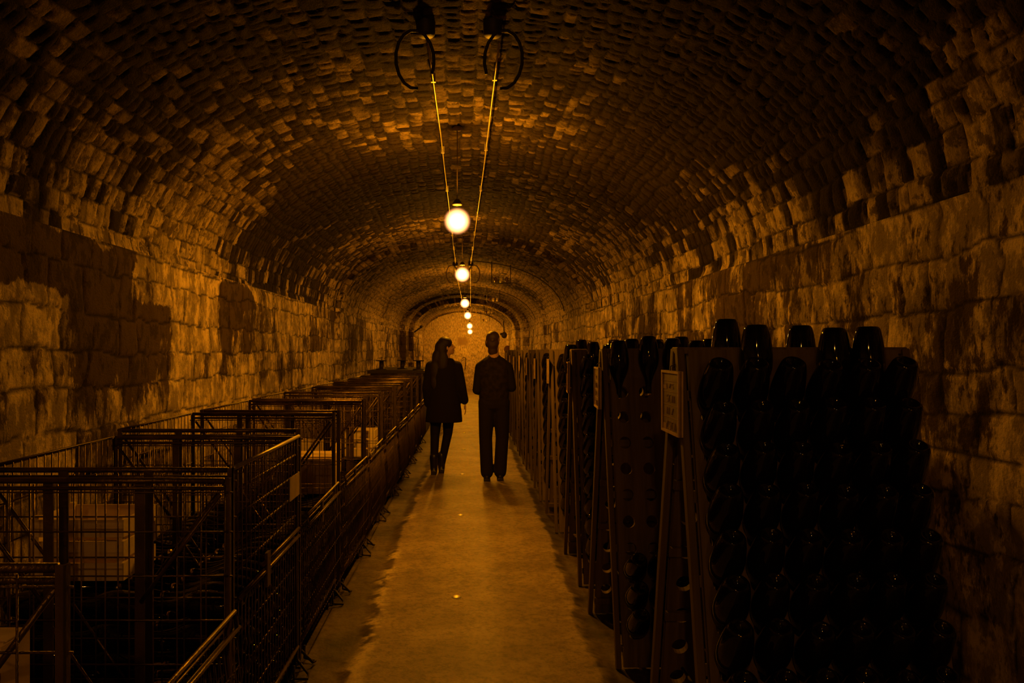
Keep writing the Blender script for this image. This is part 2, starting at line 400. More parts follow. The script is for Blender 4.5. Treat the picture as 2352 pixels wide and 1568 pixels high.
# floor: smooth raised walkway with ragged edges between two rough gutters
def floor():
    m = bpy.data.materials.new('cellar floor'); m.use_nodes = True; nt = m.node_tree; L = nt.links.new; b = nt.nodes['Principled BSDF']
    tc = nt.nodes.new('ShaderNodeTexCoord'); at = nt.nodes.new('ShaderNodeAttribute'); at.attribute_name = 'path'
    cr = nt.nodes.new('ShaderNodeAttribute'); cr.attribute_name = 'crust'
    n1 = nt.nodes.new('ShaderNodeTexNoise'); n1.inputs['Scale'].default_value = 2.2; n1.inputs['Detail'].default_value = 8; n1.inputs['Roughness'].default_value = .65
    n2 = nt.nodes.new('ShaderNodeTexNoise'); n2.inputs['Scale'].default_value = 60; n2.inputs['Detail'].default_value = 5
    for n in (n1, n2): L(tc.outputs['Object'], n.inputs['Vector'])
    def ramp(src, a, b2, p0=.41, p1=.60):
        r = nt.nodes.new('ShaderNodeValToRGB'); r.color_ramp.elements[0].color = rgb(a); r.color_ramp.elements[1].color = rgb(b2)
        r.color_ramp.elements[0].position = p0; r.color_ramp.elements[1].position = p1; L(src, r.inputs['Fac']); return r.outputs['Color']
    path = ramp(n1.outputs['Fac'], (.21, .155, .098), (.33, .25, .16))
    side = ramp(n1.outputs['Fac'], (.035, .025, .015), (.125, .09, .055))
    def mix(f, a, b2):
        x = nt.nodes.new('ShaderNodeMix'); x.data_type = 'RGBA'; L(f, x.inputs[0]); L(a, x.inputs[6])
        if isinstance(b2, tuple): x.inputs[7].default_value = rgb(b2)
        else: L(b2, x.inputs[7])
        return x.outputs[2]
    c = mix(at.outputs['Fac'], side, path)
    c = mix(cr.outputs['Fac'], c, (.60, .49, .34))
    n4 = nt.nodes.new('ShaderNodeTexNoise'); n4.inputs['Scale'].default_value = 28; n4.inputs['Detail'].default_value = 6; n4.inputs['Roughness'].default_value = .7
    L(tc.outputs['Object'], n4.inputs['Vector'])
    sp = ramp(n4.outputs['Fac'], (.62, .62, .62), (1.12, 1.12, 1.12), .38, .55)
    mm = nt.nodes.new('ShaderNodeMix'); mm.data_type = 'RGBA'; mm.blend_type = 'MULTIPLY'; mm.inputs[0].default_value = 1
    L(c, mm.inputs[6]); L(sp, mm.inputs[7]); c = mm.outputs[2]
    L(c, b.inputs['Base Color']); b.inputs['Roughness'].default_value = .55; b.inputs['Specular IOR Level'].default_value = .3
    bp = nt.nodes.new('ShaderNodeBump'); bp.inputs['Strength'].default_value = .35; bp.inputs['Distance'].default_value = .006
    L(n2.outputs['Fac'], bp.inputs['Height']); L(bp.outputs['Normal'], b.inputs['Normal'])
    xs = np.concatenate([np.arange(-2.3, -1, .06), np.arange(-1, 1, .0125), np.arange(1, 2.35, .06)])
    ys = np.concatenate([np.arange(-13, 2, .12), np.arange(2, 8, .0125), np.arange(8, 14, .03), np.arange(14, 31.3, .08)])
    X, Y = np.meshgrid(xs, ys, indexing='ij')
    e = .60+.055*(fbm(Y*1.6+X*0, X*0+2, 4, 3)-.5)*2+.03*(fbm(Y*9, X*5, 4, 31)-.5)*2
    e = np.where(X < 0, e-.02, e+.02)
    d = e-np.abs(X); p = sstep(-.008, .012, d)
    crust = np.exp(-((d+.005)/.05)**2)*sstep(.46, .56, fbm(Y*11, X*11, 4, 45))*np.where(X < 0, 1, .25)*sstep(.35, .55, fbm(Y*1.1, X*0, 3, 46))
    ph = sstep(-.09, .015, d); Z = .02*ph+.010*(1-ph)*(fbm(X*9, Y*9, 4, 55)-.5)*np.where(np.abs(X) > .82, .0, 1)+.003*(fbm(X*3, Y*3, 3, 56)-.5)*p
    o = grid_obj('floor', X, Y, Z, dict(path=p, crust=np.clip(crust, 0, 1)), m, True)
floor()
FZ = .02

# ------------------------------------------------------------------ lamps
def glow_mat():  # halo around the lamp, put into a globe whose emission fades to the rim
    m = bpy.data.materials.new('lamp globe with painted halo'); m.use_nodes = True; nt = m.node_tree; L = nt.links.new
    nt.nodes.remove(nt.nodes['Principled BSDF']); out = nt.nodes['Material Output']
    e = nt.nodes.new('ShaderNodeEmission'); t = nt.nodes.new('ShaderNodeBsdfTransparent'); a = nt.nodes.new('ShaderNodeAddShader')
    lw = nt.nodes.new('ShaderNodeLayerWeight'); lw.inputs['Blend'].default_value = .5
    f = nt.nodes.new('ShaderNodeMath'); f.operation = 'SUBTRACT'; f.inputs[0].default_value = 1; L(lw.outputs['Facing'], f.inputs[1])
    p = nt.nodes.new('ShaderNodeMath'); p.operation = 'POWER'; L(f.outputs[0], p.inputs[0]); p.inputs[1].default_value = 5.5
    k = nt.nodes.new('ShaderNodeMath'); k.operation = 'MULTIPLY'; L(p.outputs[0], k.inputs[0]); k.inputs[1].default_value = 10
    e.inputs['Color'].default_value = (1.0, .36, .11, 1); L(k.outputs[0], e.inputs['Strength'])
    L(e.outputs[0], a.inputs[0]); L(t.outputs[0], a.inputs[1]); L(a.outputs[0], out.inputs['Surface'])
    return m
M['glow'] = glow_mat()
mf = bpy.data.materials.new('lamp filament'); mf.use_nodes = True; mf.node_tree.nodes.remove(mf.node_tree.nodes['Principled BSDF'])
_e = mf.node_tree.nodes.new('ShaderNodeEmission'); _e.inputs['Color'].default_value = (1, .8, .5, 1); _e.inputs['Strength'].default_value = 60
mf.node_tree.links.new(_e.outputs[0], mf.node_tree.nodes['Material Output'].inputs['Surface'])
LAB = ['nearest', 'second nearest', 'third nearest', 'fourth nearest', 'second farthest', 'farthest']
def lamp(i, y, z, watts):
    x = -.095-.004*max(y, 0) if y < 18 else (-.125 if y < 23 else -.09)
    t = empty('ceiling_lamp', (x, y, z))
    lab = ('glowing amber lamp hanging from the vault, %s of the lit row' % LAB[i]) if i < 6 else 'amber ceiling lamp behind the viewer, %s the cages' % (['just before', 'well back before', 'far back before'][i-6])
    tag(t, lab, 'lamp', 'lamps along the vault')
    MB().ball((0, 0, 0), .115, 32).build('lamp_glow_globe', M['glow'], t)
    MB().ball((0, 0, 0), .032, 16).build('bulb', mf, t)
    h = MB().lathe([(.0, .17), (.018, .17), (.022, .16), (.034, .145), (.038, .127), (.034, .125), (0, .127)], 20)
    h.build('lamp_cap', M['iron'], t)
    top = float(vault_pt(VL/2, y)[1])-z
    MB().tube([(0, 0, .12), (0, 0, top-.01)], .004, 6).lathe([(0, top-.03), (.035, top-.025), (.04, top)], 12).build('cord', M['cable'], t)
    ld = bpy.data.lights.new('lamp_light', 'POINT'); ld.energy = watts; ld.color = LAMP_RGB; ld.shadow_soft_size = .036
    lo = bpy.data.objects.new('lamp_light', ld); C.objects.link(lo); lo.parent = t
for i, a in enumerate(LAMPS): lamp(i, *a)

# ------------------------------------------------------------------ ceiling conduits, junction boxes, cable loops
def crown_s(x, y):   # arc length where the vault has the given x offset from its axis
    return float(np.interp((x-XC(y))/hw(y), _vx, _L))
def on_vault(x, y, off):
    a, b = vault_pt(crown_s(x, y), y, off); return (float(a), float(y), float(b))
def conduit(pts, label, r=.0058, material='conduit', name='conduit'):
    P = []
    for (xa, ya), (xb, yb) in zip(pts[:-1], pts[1:]):
        n = max(2, int((yb-ya)/.5))
        for k in range(n): P.append(on_vault(xa+(xb-xa)*k/n, ya+(yb-ya)*k/n, .072+.005*math.sin(7*k)))
    P.append(on_vault(pts[-1][0], pts[-1][1], .072))
    t = MB().tube(P, r, 8)
    o = t.build(name, M[material]); 
    for k in range(1, len(P)-1, 3):
        p = Vector(P[k]); MB().box(p-Vector((.014, .010, .006)), p+Vector((.014, .010, .05))).build('saddle_clip', M['conduit'], o)
    tag(o, label, 'conduit'); return o
conduit([(-.245, 4.2), (-.25, 6), (-.33, 14.9)], 'thin bright conduit along the crown, left one nearest the viewer')
conduit([(.15, 4.2), (.11, 7), (-.03, 14.9)], 'thin bright conduit along the crown, right one nearest the viewer')
conduit([(-.36, 15.6), (-.34, 25.5)], 'thin conduit farther down the crown, left one beyond the second lamp')
conduit([(-.035, 15.6), (-.06, 25.5)], 'thin conduit farther down the crown, right one beyond the second lamp')
def loopset(y, x0, x1, words_, s=1.0):
    for k, x in enumerate((x0, x1)):
        sgn = -1 if k == 0 else 1
        t = empty('junction_box', on_vault(x, y, .03))
        tag(t, 'round ceiling junction box with a loop of cable, %s %s' % ('left' if k == 0 else 'right', words_), 'junction box')
        MB().lathe([(0, -.05), (.04, -.05), (.05, -.04), (.052, .03)], 16).build('box_body', M['iron'], t)
        P = []
        for j in range(15):
            a = -PI*.55+2*PI*.85*j/14
            P.append((sgn*(.055*s+.10*s*math.cos(a)), -.03-.02*math.cos(a), -.185*s+.155*s*math.sin(a)))
        MB().tube(P, .009*s, 8).build('cable_loop', M['cable'] if y > 10 else M['iron'], t)
loopset(4.1, -.25, .11, 'nearest the viewer', 1.0)
loopset(15.25, -.34, -.03, 'near the second lamp', 1.15)
loopset(25.9, -.32, -.02, 'near the far end', 1.0)
# insulator brackets hung from the right haunch
for i, (x, y, z, w_, h_, n) in enumerate([(.55, 14.7, 2.87, .36, .24, 3), (.56, 20.5, 2.88, .34, .18, 3), (.55, 25.3, 2.79, .32, .17, 3), (.48, 29.0, 2.66, .33, .18, 2)]):
    t = empty('insulator_bracket', (x, y, z))
    tag(t, 'iron bracket with %s insulators hanging from the vault, %s from the viewer' % ('three' if n == 3 else 'two', ORD[i]), 'bracket', 'insulator brackets on the vault')
    tl = on_vault(x-w_/2, y, 0)[2]-z; tr = on_vault(x+w_/2, y, 0)[2]-z
    fr = MB().tube([(-w_/2, 0, tl-.02), (-w_/2, 0, 0), (w_/2, 0, 0), (w_/2, 0, tr-.02)], .011, 6).build('frame', M['iron'], t)
    for k in range(n):
        q = -w_/2+w_*(k+.7)/(n+.4)
        MB().lathe([(0, 0), (.02, .005), (.02, .03), (.032, .035), (.036, .05), (.024, .06), (.034, .068), (.034, .085), (.018, .105), (0, .108)], 12, Matrix.Translation((q, 0, .008))).build('insulator', M['porcelain'] if (k == n-1 and i == 0) else (M['white_porcelain'] if k else M['porcelain']), fr)
for i, (y, s0, s1) in enumerate([(14.6, VL*.52, VL*.97), (20.4, VL*.5, VL*.95), (25.2, VL*.52, VL*.95)]):
    P = []
    for k in range(25):
        a, b = vault_pt(s0+(s1-s0)*k/24, y, .06); P.append((float(a), y, float(b)))
    tag(MB().tube(P, .010, 6).build('vault_cable', M['iron']), 'dark cable following the vault curve down to the right, %s from the viewer' % ORD[i], 'cable')

# things on and near the end wall
t = empty('wall_hook', (-.29, 30.86, 1.23))
tag(t, 'small dark curved hook hanging on the pale end wall', 'hook')
MB().tube([(0, -.02, -.38), (.02, -.02, -.1), (.03, -.03, .0), (.0, -.04, .07), (-.07, -.04, .08), (-.12, -.04, .03)], .014, 8).build('hook_bar', M['iron'], t)
t = empty('hanging_pulley', (1.17, 28.3, 2.55))
tag(t, 'dark iron pulley bundle hanging beside the man at the far right arch', 'pulley')
MB().tube([(0, 0, -.35), (-.02, 0, 0), (-.02, 0, .22)], .02, 8).build('rope', M['iron'], t)
MB().ball((0, 0, -.4), (.11, .07, .12)).ball((-.1, 0, -.36), (.06, .05, .05)).build('pulley_block', M['iron'], t)
t = empty('wall_drum', (1.30, 28.3, 1.63)); tag(t, 'small dark round drum fixed on the right wall beside the man', 'drum')
MB().lathe([(0, -.1), (.13, -.1), (.14, -.08), (.14, .08), (.13, .1), (0, .1)], 20, Matrix.Rotation(PI/2, 4, 'X')).build('drum_body', M['drum'], t)
MB().box((.02, -.02, -.03), (.30, .02, .03)).build('arm', M['iron'], t)
t = empty('wall_bracket', (-1.80, 25.1, 2.28)); tag(t, 'dark iron bracket on the left side of the far arch', 'bracket')
MB().tube([(-.1, 0, -.1), (.03, 0, 0), (.2, 0, .1)], .025, 8).ball((.13, -.02, .08), .05).build('arm', M['iron'], t)

# ------------------------------------------------------------------ bottles
PROF = [(0, .022), (.014, .016), (.021, .005), (.0250, .0006), (.0285, .0), (.032, .0013), (.0355, .0045), (.0385, .010), (.0412, .019), (.0442, .032), (.0478, .052), (.0512, .076), (.0540, .102), (.0545, .124), (.0525, .146), (.047, .168),
        (.0375, .192), (.027, .217), (.0195, .242), (.0158, .265), (.0148, .288), (.0150, .300), (.0172, .302), (.0172, .311), (.0150, .314), (.0150, .318)]
LP = [(0, .02), (.021, .005), (.0285, 0), (.0385, .010), (.0478, .052), (.0545, .115), (.047, .168), (.027, .217), (.0158, .265), (.0172, .305), (0, .318)]
def bottle_mesh(n): return MB().lathe(PROF, n).mesh('champagne_bottle', M['glass'])
capm = MB().lathe([(.0150, .306), (.0178, .309), (.0180, .316), (.0155, .3225), (0, .3235)], 16).mesh('crown_cap', M['cap'])
BM = bottle_mesh(28); BML = bottle_mesh(16)
LOW = []           # the bottles beyond the individually built ones
NB = [0]
def bottle(mx, label, group, cap=True, lod=0):
    o = bpy.data.objects.new('champagne_bottle', BM if lod == 0 else BML); C.objects.link(o)
    o.matrix_world = mx @ Matrix.Rotation(rnd.uniform(0, 6.28), 4, 'Z')
    tag(o, label, 'bottle', group)
    if cap:
        c = bpy.data.objects.new('crown_cap', capm); C.objects.link(c); c.parent = o
    NB[0] += 1; return o

# ------------------------------------------------------------------ riddling racks
RH = 1.58; SPREAD = .38; RW = .78
SL = math.hypot(RH, SPREAD); LEAN = math.atan2(SPREAD, RH)
COLS = [.06+.132*k for k in range(6)]; COLS = [RW/2+(k-2.5)*.121 for k in range(6)]
ROWS = [.235+.1355*k for k in range(10)]       # slope distance of each hole row from the apex
def panel_mesh():
    """board with 60 round holes, local: x 0..RW, z 0 (top) .. -SL along the slope, thickness toward -y"""
    b = MB(); th = .028; R = .032; hx = .0605; hz = .0677
    for cx in COLS:
        for rz in ROWS:
            n = 16; z0 = -rz; outer = []; inner = []
            for j in range(n):
                a = 2*PI*j/n+PI/n; c, s = math.cos(a), math.sin(a)
                k = min(hx/abs(c), hz/abs(s)); outer.append((cx+c*k, z0+s*k)); inner.append((cx+c*R, z0+s*R))
            # snap the corners
            vs = [(x, -th, z) for x, z in outer]+[(x, -th, z) for x, z in inner]+[(x, 0, z) for x, z in outer]+[(x, 0, z) for x, z in inner]
            fs = []
            for j in range(n):
                k = (j+1) % n
                fs += [(j, k, n+k, n+j), (2*n+k, 2*n+j, 3*n+j, 3*n+k), (n+j, n+k, 3*n+k, 3*n+j)]
            b.add(vs, fs)
            for sx in (-1, 1):
                for sz in (-1, 1):      # fill the four corners cut by the 16-gon
                    pts = [p for p in outer if (p[0]-cx)*sx > 0 and (p[1]-z0)*sz > 0]
                    pts = sorted(pts, key=lambda p: math.atan2((p[1]-z0)*sz, (p[0]-cx)*sx))
                    poly = [(p[0], p[1]) for p in pts if abs(abs(p[0]-cx)-hx) < 1e-6][-1:]+[(cx+sx*hx, z0+sz*hz)]+[p for p in pts if abs(abs(p[1]-z0)-hz) < 1e-6][:1]
                    if len(poly) == 3:
                        b.add([(x, -th, z) for x, z in poly]+[(x, 0, z) for x, z in poly], [(0, 1, 2), (5, 4, 3)])
    x0, x1 = COLS[0]-hx, COLS[-1]+hx; zt = -ROWS[0]+hz; zb = -ROWS[-1]-hz
    b.box((x0, -th, zt), (x1, 0, -.004)); b.box((x0, -th, -SL+.008), (x1, 0, zb))
    return b
def rack_proto():
    root = empty('riddling_rack')
    for s in (0, 1):
        # s = 0 front panel (toward the viewer), 1 rear; a panel hangs from the apex and leans outward
        def T(): 
            m = Matrix.Translation((0, -.012 if s == 0 else .012, RH)) @ Matrix.Rotation(-LEAN if s == 0 else LEAN, 4, 'X')
            if s: m = m @ Matrix.Translation((RW, 0, 0)) @ Matrix.Rotation(PI, 4, 'Z')
            return m
        p = panel_mesh(); o = p.build('panel', M['rackwood'], root); o.matrix_local = T(); pn = o
        for side, x in ((0, 0), (1, RW)):
            st = MB().box((x-.012 if side == 0 else x-.013, -.034, -SL), (x+.013 if side == 0 else x+.012, .004, 0), c=.003)
            q = st.build('side_rail', M['edgewood'], pn)
        for zz in (.16, .505, .775, 1.045, 1.53): MB().box((.02, .0, -zz-.018), (RW-.02, .016, -zz+.018)).build('cleat', M['rackwood'], pn)
    MB().box((-.01, -.035, RH-.012), (RW+.01, .035, RH+.012), c=.003).build('top_batten', M['rackwood'], root)
    MB().tube([(.1, -.30, .34), (.1, .30, .34)], .006, 6).build('stay_rod', M['iron'], root)
    return root
racks = [  # apex distance, left x, turn (deg)
    (2.70, .720, 0), (4.21, .715, 1.2), (5.56, .722, 0), (7.05, .722, .6), (8.45, .715, -.5), (9.80, .722, .5),
    (11.15, .712, 0), (12.5, .71, .6), (13.85, .71, 0), (15.2, .715, 0), (16.6, .71, 0)]
proto = None; RM = []
for i, (ya, xl, rz) in enumerate(racks):
    r = rack_proto() if i == 0 else copy_tree(proto)
    proto = proto or r
    r.location = (xl, ya, 0); r.rotation_euler = (0, 0, math.radians(rz))
    desc = ['full of large dark bottles, nearest the viewer', 'mostly empty with bottles only in its lowest rows', 'with a lit left edge, third in the row', 'fourth in the row along the right wall',
            'fifth in the row along the right wall', 'sixth in the row along the right wall', 'seventh in the row beside the walking man', 'eighth in the row, beyond the walking man', 'ninth in the row, far down the passage', 'tenth in the row, far down the passage', 'farthest of the row on the right'][i]
    tag(r, 'wooden bottle rack '+desc, 'bottle rack', 'riddling racks along the right wall')
    RM.append(Matrix.Translation((xl, ya, 0)) @ Matrix.Rotation(math.radians(rz), 4, 'Z'))
TILT = math.radians(57)
def slot(i, col, row, rear=False, tilt=TILT, push=.095):
    """matrix of a bottle in rack i; its base points out and up"""
    s = ROWS[row]; y = -.012-SPREAD*s/SL-.014; z = RH-RH*s/SL
    a = Vector((0, -math.cos(tilt), math.sin(tilt)))           # mouth -> base
    if rear: a.y = -a.y; y = -y
    base = Vector((COLS[col], y, z))+a*(.32-push)
    zaxis = -a; xaxis = Vector((1, 0, 0)); yaxis = zaxis.cross(xaxis)
    m = Matrix((xaxis, yaxis, zaxis)).transposed().to_4x4(); m.translation = base
    return RM[i] @ m
RN = ['the nearest rack', 'the mostly empty second rack', 'the third rack', 'the fourth rack', 'the fifth rack', 'the sixth rack', 'the seventh rack', 'the eighth rack', 'the ninth rack', 'the tenth rack', 'the farthest rack']
def jit(t): return t+math.radians(rnd.uniform(-2.5, 2.5))
for c in range(6):
    for r in range(10):
        bottle(slot(0, c, r, tilt=jit(TILT), push=.095+rnd.uniform(-.006, .006)), 'dark bottle in the nearest rack, %s column from left, %s row down' % (ORD[c], ORD[r]), 'bottles in the nearest rack')
for c in range(6):
    for r in (7, 8, 9):
        if c < 4: bottle(slot(1, c, r, tilt=jit(math.radians(40))), 'dark bottle in the mostly empty rack, %s column, %s row from bottom' % (ORD[c], ORD[9-r]), 'bottles in the second rack')
        else: LOW.append(slot(1, c, r, tilt=math.radians(40)))
for i in range(2, 11):
    ncol = {2: 2, 3: 2, 4: 1, 5: 1, 6: 1, 7: 1}.get(i, 0)
    for c in range(6):
        for r in range(10):
            if rnd.random() < .02 and c: continue
            m = slot(i, c, r, tilt=jit(TILT))
            if c < ncol: bottle(m, 'dark bottle in %s, %s column, %s row down' % (RN[i], ORD[c], ORD[r]), 'bottles in '+RN[i], lod=1)
            else: LOW.append(m)
for i in (1, 2, 3, 4):       # a column in the rear panels, their capped necks show inside the A
    pass
def upright(i, x, y, zbase, label, tilt=0):
    m = RM[i] @ Matrix.Translation((x, y, zbase)) @ Matrix.Rotation(PI+tilt, 4, 'X')
    bottle(m, label, 'upturned bottles on '+RN[i], lod=0 if i == 0 else 1)
for k, (x, y, z) in enumerate([(.205, .095, 1.695), (.245, -.088, 1.668), (.475, .095, 1.672), (.475-.055+.06, -.088, 1.658), (.625, -.088, 1.662)]):
    upright(0, x+(.03 if k == 3 else 0), y, z, 'upturned dark bottle on top of the nearest rack, %s from left' % ORD[k])
for k, (x, y) in enumerate([(.05, -.085), (.16, .09), (.21, -.085), (.30, .09), (.34, -.085), (.44, .09), (.47, -.085), (.60, .09), (.60, -.085), (.72, .09)]):
    upright(1, x+.02, y, 1.635+.012*(k % 3), 'upturned bottle above the mostly empty rack, %s from the left' % ORD[k])
for k, (x, y) in enumerate([(.02, .09), (.10, .09), (.16, -.085), (.27, -.085), (.34, .09), (.44, -.085), (.52, .09), (.62, -.085)]):
    upright(2, x-.02, y, 1.625+.018*((k*2) % 3), 'upturned bottle above the third rack, %s from the left' % ORD[k])
# necks seen inside the A-frames: bottles kept in the rear panels
for c in (0,):
    for r in range(4, 9): LOW.append(slot(2, c, r, rear=True))

# slates hung on the aisle edge of each rack
def slate(i, y0, y1, x0, x1, z0, z1, lean=0):
    t = empty('slate_sign', (x0, y0, z0))
    w_ = math.hypot(y1-y0, x1-x0); h = z1-z0; rz = math.atan2(y1-y0, x1-x0)
    t.rotation_euler = (lean, 0, rz)
    # local x = along the sign from far to near, z up, face toward -y after rotation (aisle)
    tag(t, 'small framed slate card with faint chalk writing hung on %s' % RN[i], 'sign', 'slates on the riddling racks')
    sb = MB().box((0, -.004, 0), (w_, .004, h)).build('slate_board', M['slate'], t)
    f = MB(); b = .009
    for a, c in (((0, -.009, 0), (w_, .009, b)), ((0, -.009, h-b), (w_, .009, h)), ((0, -.009, b), (b, .009, h-b)), ((w_-b, -.009, b), (w_, .009, h-b))): f.box(a, c)
    f.build('slate_frame', M['slateframe'], sb)
    k = MB(); rr = random.Random(i)
    ys_ = -.0052
    for q in (.25, .45, .66, .83): k.box((.012, ys_, h*q), (w_-.012, ys_+.002, h*q+.0016))
    # unreadable rows of chalk strokes: short letters in each field
    glyph = [[(0, 0), (0, 1)], [(0, 1), (1, 1), (0, 0), (1, 0)], [(1, 1), (0, 1), (0, .5), (1, .5), (1, 0), (0, 0)], [(1, 1), (0, 1), (0, 0), (1, 0)], [(0, 0), (.5, 1), (1, 0)]]
    for rowi, (q, n, gh) in enumerate(((.72, 3, .07), (.50, 4, .11), (.30, 3, .11), (.07, 4, .12))):
        for g in range(n):
            gx = w_*(.28+.15*g); G = glyph[(g+rowi*2+i) % 5]
            k.tube([(gx+p[0]*w_*.08, ys_, h*(q+p[1]*gh)) for p in G], .0011, 4)
    k.box((.02, ys_, h*.70), (w_*.3, ys_+.002, h*.76)); k.box((.02, ys_, h*.04), (w_*.25, ys_+.002, h*.14))
    k.build('chalk_marks', M['chalk'], sb)
    MB().tube([(w_/2, -.006, h-.01), (w_/2, -.004, h+.015), (w_/2+.01, .02, h+.03)], .002, 5).build('nail', M['iron'], t)
for i in range(0, 10):
    ya, xl, rz = racks[i]
    j = rnd.uniform(-.01, .02)
    if i == 0: slate(0, 2.82, 2.56, .702, .694, 1.29, 1.51)
    elif i == 1: slate(1, ya+.10, ya-.15, xl-.024-.0, xl-.012-.03, 1.27, 1.49, 0)
    else: slate(i, ya+.09+j, ya-.14+j, xl-.020, xl-.045+j*.3, 1.27+j, 1.49+j)

# ------------------------------------------------------------------ wire cages (box pallets)
CW, CL, CH = .90, 1.03, 1.13        # x width, y length, height; origin = right front corner at floor
FT = .11                            # underside height
def wires(u0, u1, z0, z1, put, nv, nh, r=.0026, over=.0, hr=None, zl=None):
    b = MB()
    for k in range(nv+1):
        u = u0+(u1-u0)*k/nv; b.tube([put(u, z0, 0), put(u, z1, 0)], r, 5)
    zs_ = zl or [z0+(z1-z0)*k/nh for k in range(nh+1)]
    for z in zs_: b.tube([put(u0-over, z, .006), put(u1+over, z, .006)], hr or r, 6)
    return b
def cage_proto(gate_up):
    t = empty('wire_cage')
    # local: x from -CW to 0 (aisle side at 0), y from 0 (toward viewer) to CL
    for x in (0, -CW):
        for y in (0, CL):
            sx = -1 if x == 0 else 1; sy = 1 if y == 0 else -1
            p = MB().box((min(x, x+sx*.020), min(y, y+sy*.004), .06), (max(x, x+sx*.020), max(y, y+sy*.004), CH))
            p.box((min(x, x+sx*.004), min(y, y+sy*.020), .06), (max(x, x+sx*.004), max(y, y+sy*.020), CH))
            p.build('corner_post', M['post'], t)
            f = MB().box((x+sx*.03-.026, y+sy*.05-.03, .0), (x+sx*.03+.026, y+sy*.05+.03, .008))
            f.tube([(x+sx*.03, y+sy*.02, .06), (x+sx*.03, y+sy*.02, .008), (x+sx*.03, y+sy*.12, .008), (x+sx*.03, y+sy*.16, .10)], .009, 6)
            f.tube([(x-sx*.0, y+sy*.03, .08), (x-sx*.055, y+sy*.04, .02), (x-sx*.06, y+sy*.08, .012), (x-sx*.0, y+sy*.10, .02), (x, y+sy*.10, .08)], .007, 6)
            f.build('foot', M['iron'], t)
    for y, s in ((.0, 1), (CL, -1)):
        put = lambda u, z, o, y=y, s=s: (u, y+s*(.008+o), z)
        zl = [FT+.02, .26, .40, .54, .68, .82, .96, CH-.045]
        w_ = wires(-CW+.02, -.02, FT, CH-.02, put, 11, 7, .0028, over=.028, zl=zl); em = w_.build('end_mesh', M['steel'], t)
        for xx in (-CW/3, -2*CW/3): MB().box((xx-.016, y+s*.002-.003, FT), (xx+.016, y+s*.002+.003, CH-.01)).build('flat_upright', M['post'], em)
        MB().tube([(-CW+.02, y+s*.012, CH-.008), (-.02, y+s*.012, CH-.008)], .010, 6).tube([(-CW+.02, y+s*.012, CH-.032), (-.02, y+s*.012, CH-.032)], .007, 6).build('top_rail', M['steel'], em)
        MB().tube([(-CW+.03, y+s*.02, CH-.05), (-2*CW/3-.01, y+s*.02, .74)], .007, 5).tube([(-.03, y+s*.02, CH-.05), (-CW/3+.01, y+s*.02, .74)], .007, 5).tube([(-2*CW/3+.02, y+s*.02, .66), (-CW/3-.02, y+s*.02, .30)], .006, 5).build('brace', M['steel'], em)
    # wall side
    put = lambda u, z, o: (-CW+.006+o, u, z)
    w_ = wires(.03, CL-.03, FT, CH+.0, put, 18, 7, .0028); w_.build('side_mesh', M['steel'], t)
    MB().tube([(-CW, .01, CH-.006), (-CW, CL-.01, CH-.006)], .008, 6).build('top_rail', M['steel'], t)
    # aisle side, lower half
    put = lambda u, z, o: (-.004-o, u, z)
    lo = wires(.03, CL-.03, FT, .66, put, 22, 4, .0024, hr=.0042); lo.build('lower_gate', M['steel'], t)
    MB().tube([(.0, .02, FT+.03), (.0, CL-.02, FT+.03)], .009, 6).build('bottom_rail', M['steel'], t)
    if gate_up:
        up = wires(.01, CL-.02, .68, CH, put, 18, 4, .0024, hr=.0052, zl=[.76, .855, .95, 1.045]); ug = up.build('upper_gate', M['steel'], t)
        MB().tube([(.002, .01, CH), (.002, CL-.01, CH)], .0085, 8).build('gate_rail', M['conduit'], ug)
        g = MB().tube([(.008, .05, .665), (.008, CL-.03, .665)], .008, 6).tube([(.008, .35, .70), (.008, CL-.03, .70)], .008, 6)
        g.build('gate_rail', M['steel'], t)
        MB().box((.004, .40, .60), (.016, .45, .735)).build('latch', M['post'], ug)
        MB().box((.008, CL-.22, .86), (.011, CL-.03, .965)).build('name_plate', M['tag'], t)
    else:
        # folded-down gate leaning outside the lower half
        def P(u, z, o): 
            k = (.70-z)/.52
            return (.018+.045*math.sin(k*PI*.5)*.9+o, u, z)
        g = MB()
        for k in range(24):
            u = .03+(CL-.06)*k/23; g.tube([P(u, .66, 0), P(u, .42, 0), P(u, .18, 0)], .0020, 5)
        for z in (.66, .54, .42, .30, .18): g.tube([P(.02, z, -.005), P(CL-.02, z, -.005)], .0028, 5)
        fg = g.build('folded_gate', M['post'], t)
        g = MB().tube([P(.05, .655, .01), P(.05, .72, .01), P(CL-.05, .72, .01), P(CL-.05, .655, .01)], .0075, 6).tube([P(.03, .665, .012), P(CL-.03, .665, .012)], .0075, 6)
        g.build('gate_rail', M['steel'], fg)
        MB().box((.018, CL*.42, .60), (.03, CL*.42+.04, .72)).build('latch', M['post'], fg); MB().box((.018, CL*.9, .50), (.026, CL*.9+.03, .72)).build('latch', M['post'], fg)
    b = MB()
    for k in range(9): b.box((-CW+.02, .03+k*(CL-.09)/8, FT-.012), (-.02, .06+k*(CL-.09)/8, FT))
    b.box((-CW+.02, .0, FT-.03), (-CW+.05, CL, FT-.012)); b.box((-.05, .0, FT-.03), (-.02, CL, FT-.012)); b.build('base_grid', M['post'], t)
    return t
CY = [1.49, 2.72, 3.80, 4.93, 6.12, 7.35, 8.55, 9.72, 10.9, 12.1]
CX = [-.79, -.848, -.852, -.85, -.85, -.855, -.85, -.845, -.85, -.85]
PU, PD = cage_proto(True), cage_proto(False)
CN = ['lower left corner, cut by the picture edge', 'nearest full one with its aisle gate closed', 'second in the row, gate folded down', 'third in the row, gate folded down', 'fourth in the row, gate folded down',
      'fifth in the row', 'sixth in the row', 'seventh in the row', 'eighth in the row', 'ninth in the row beside the walking woman']
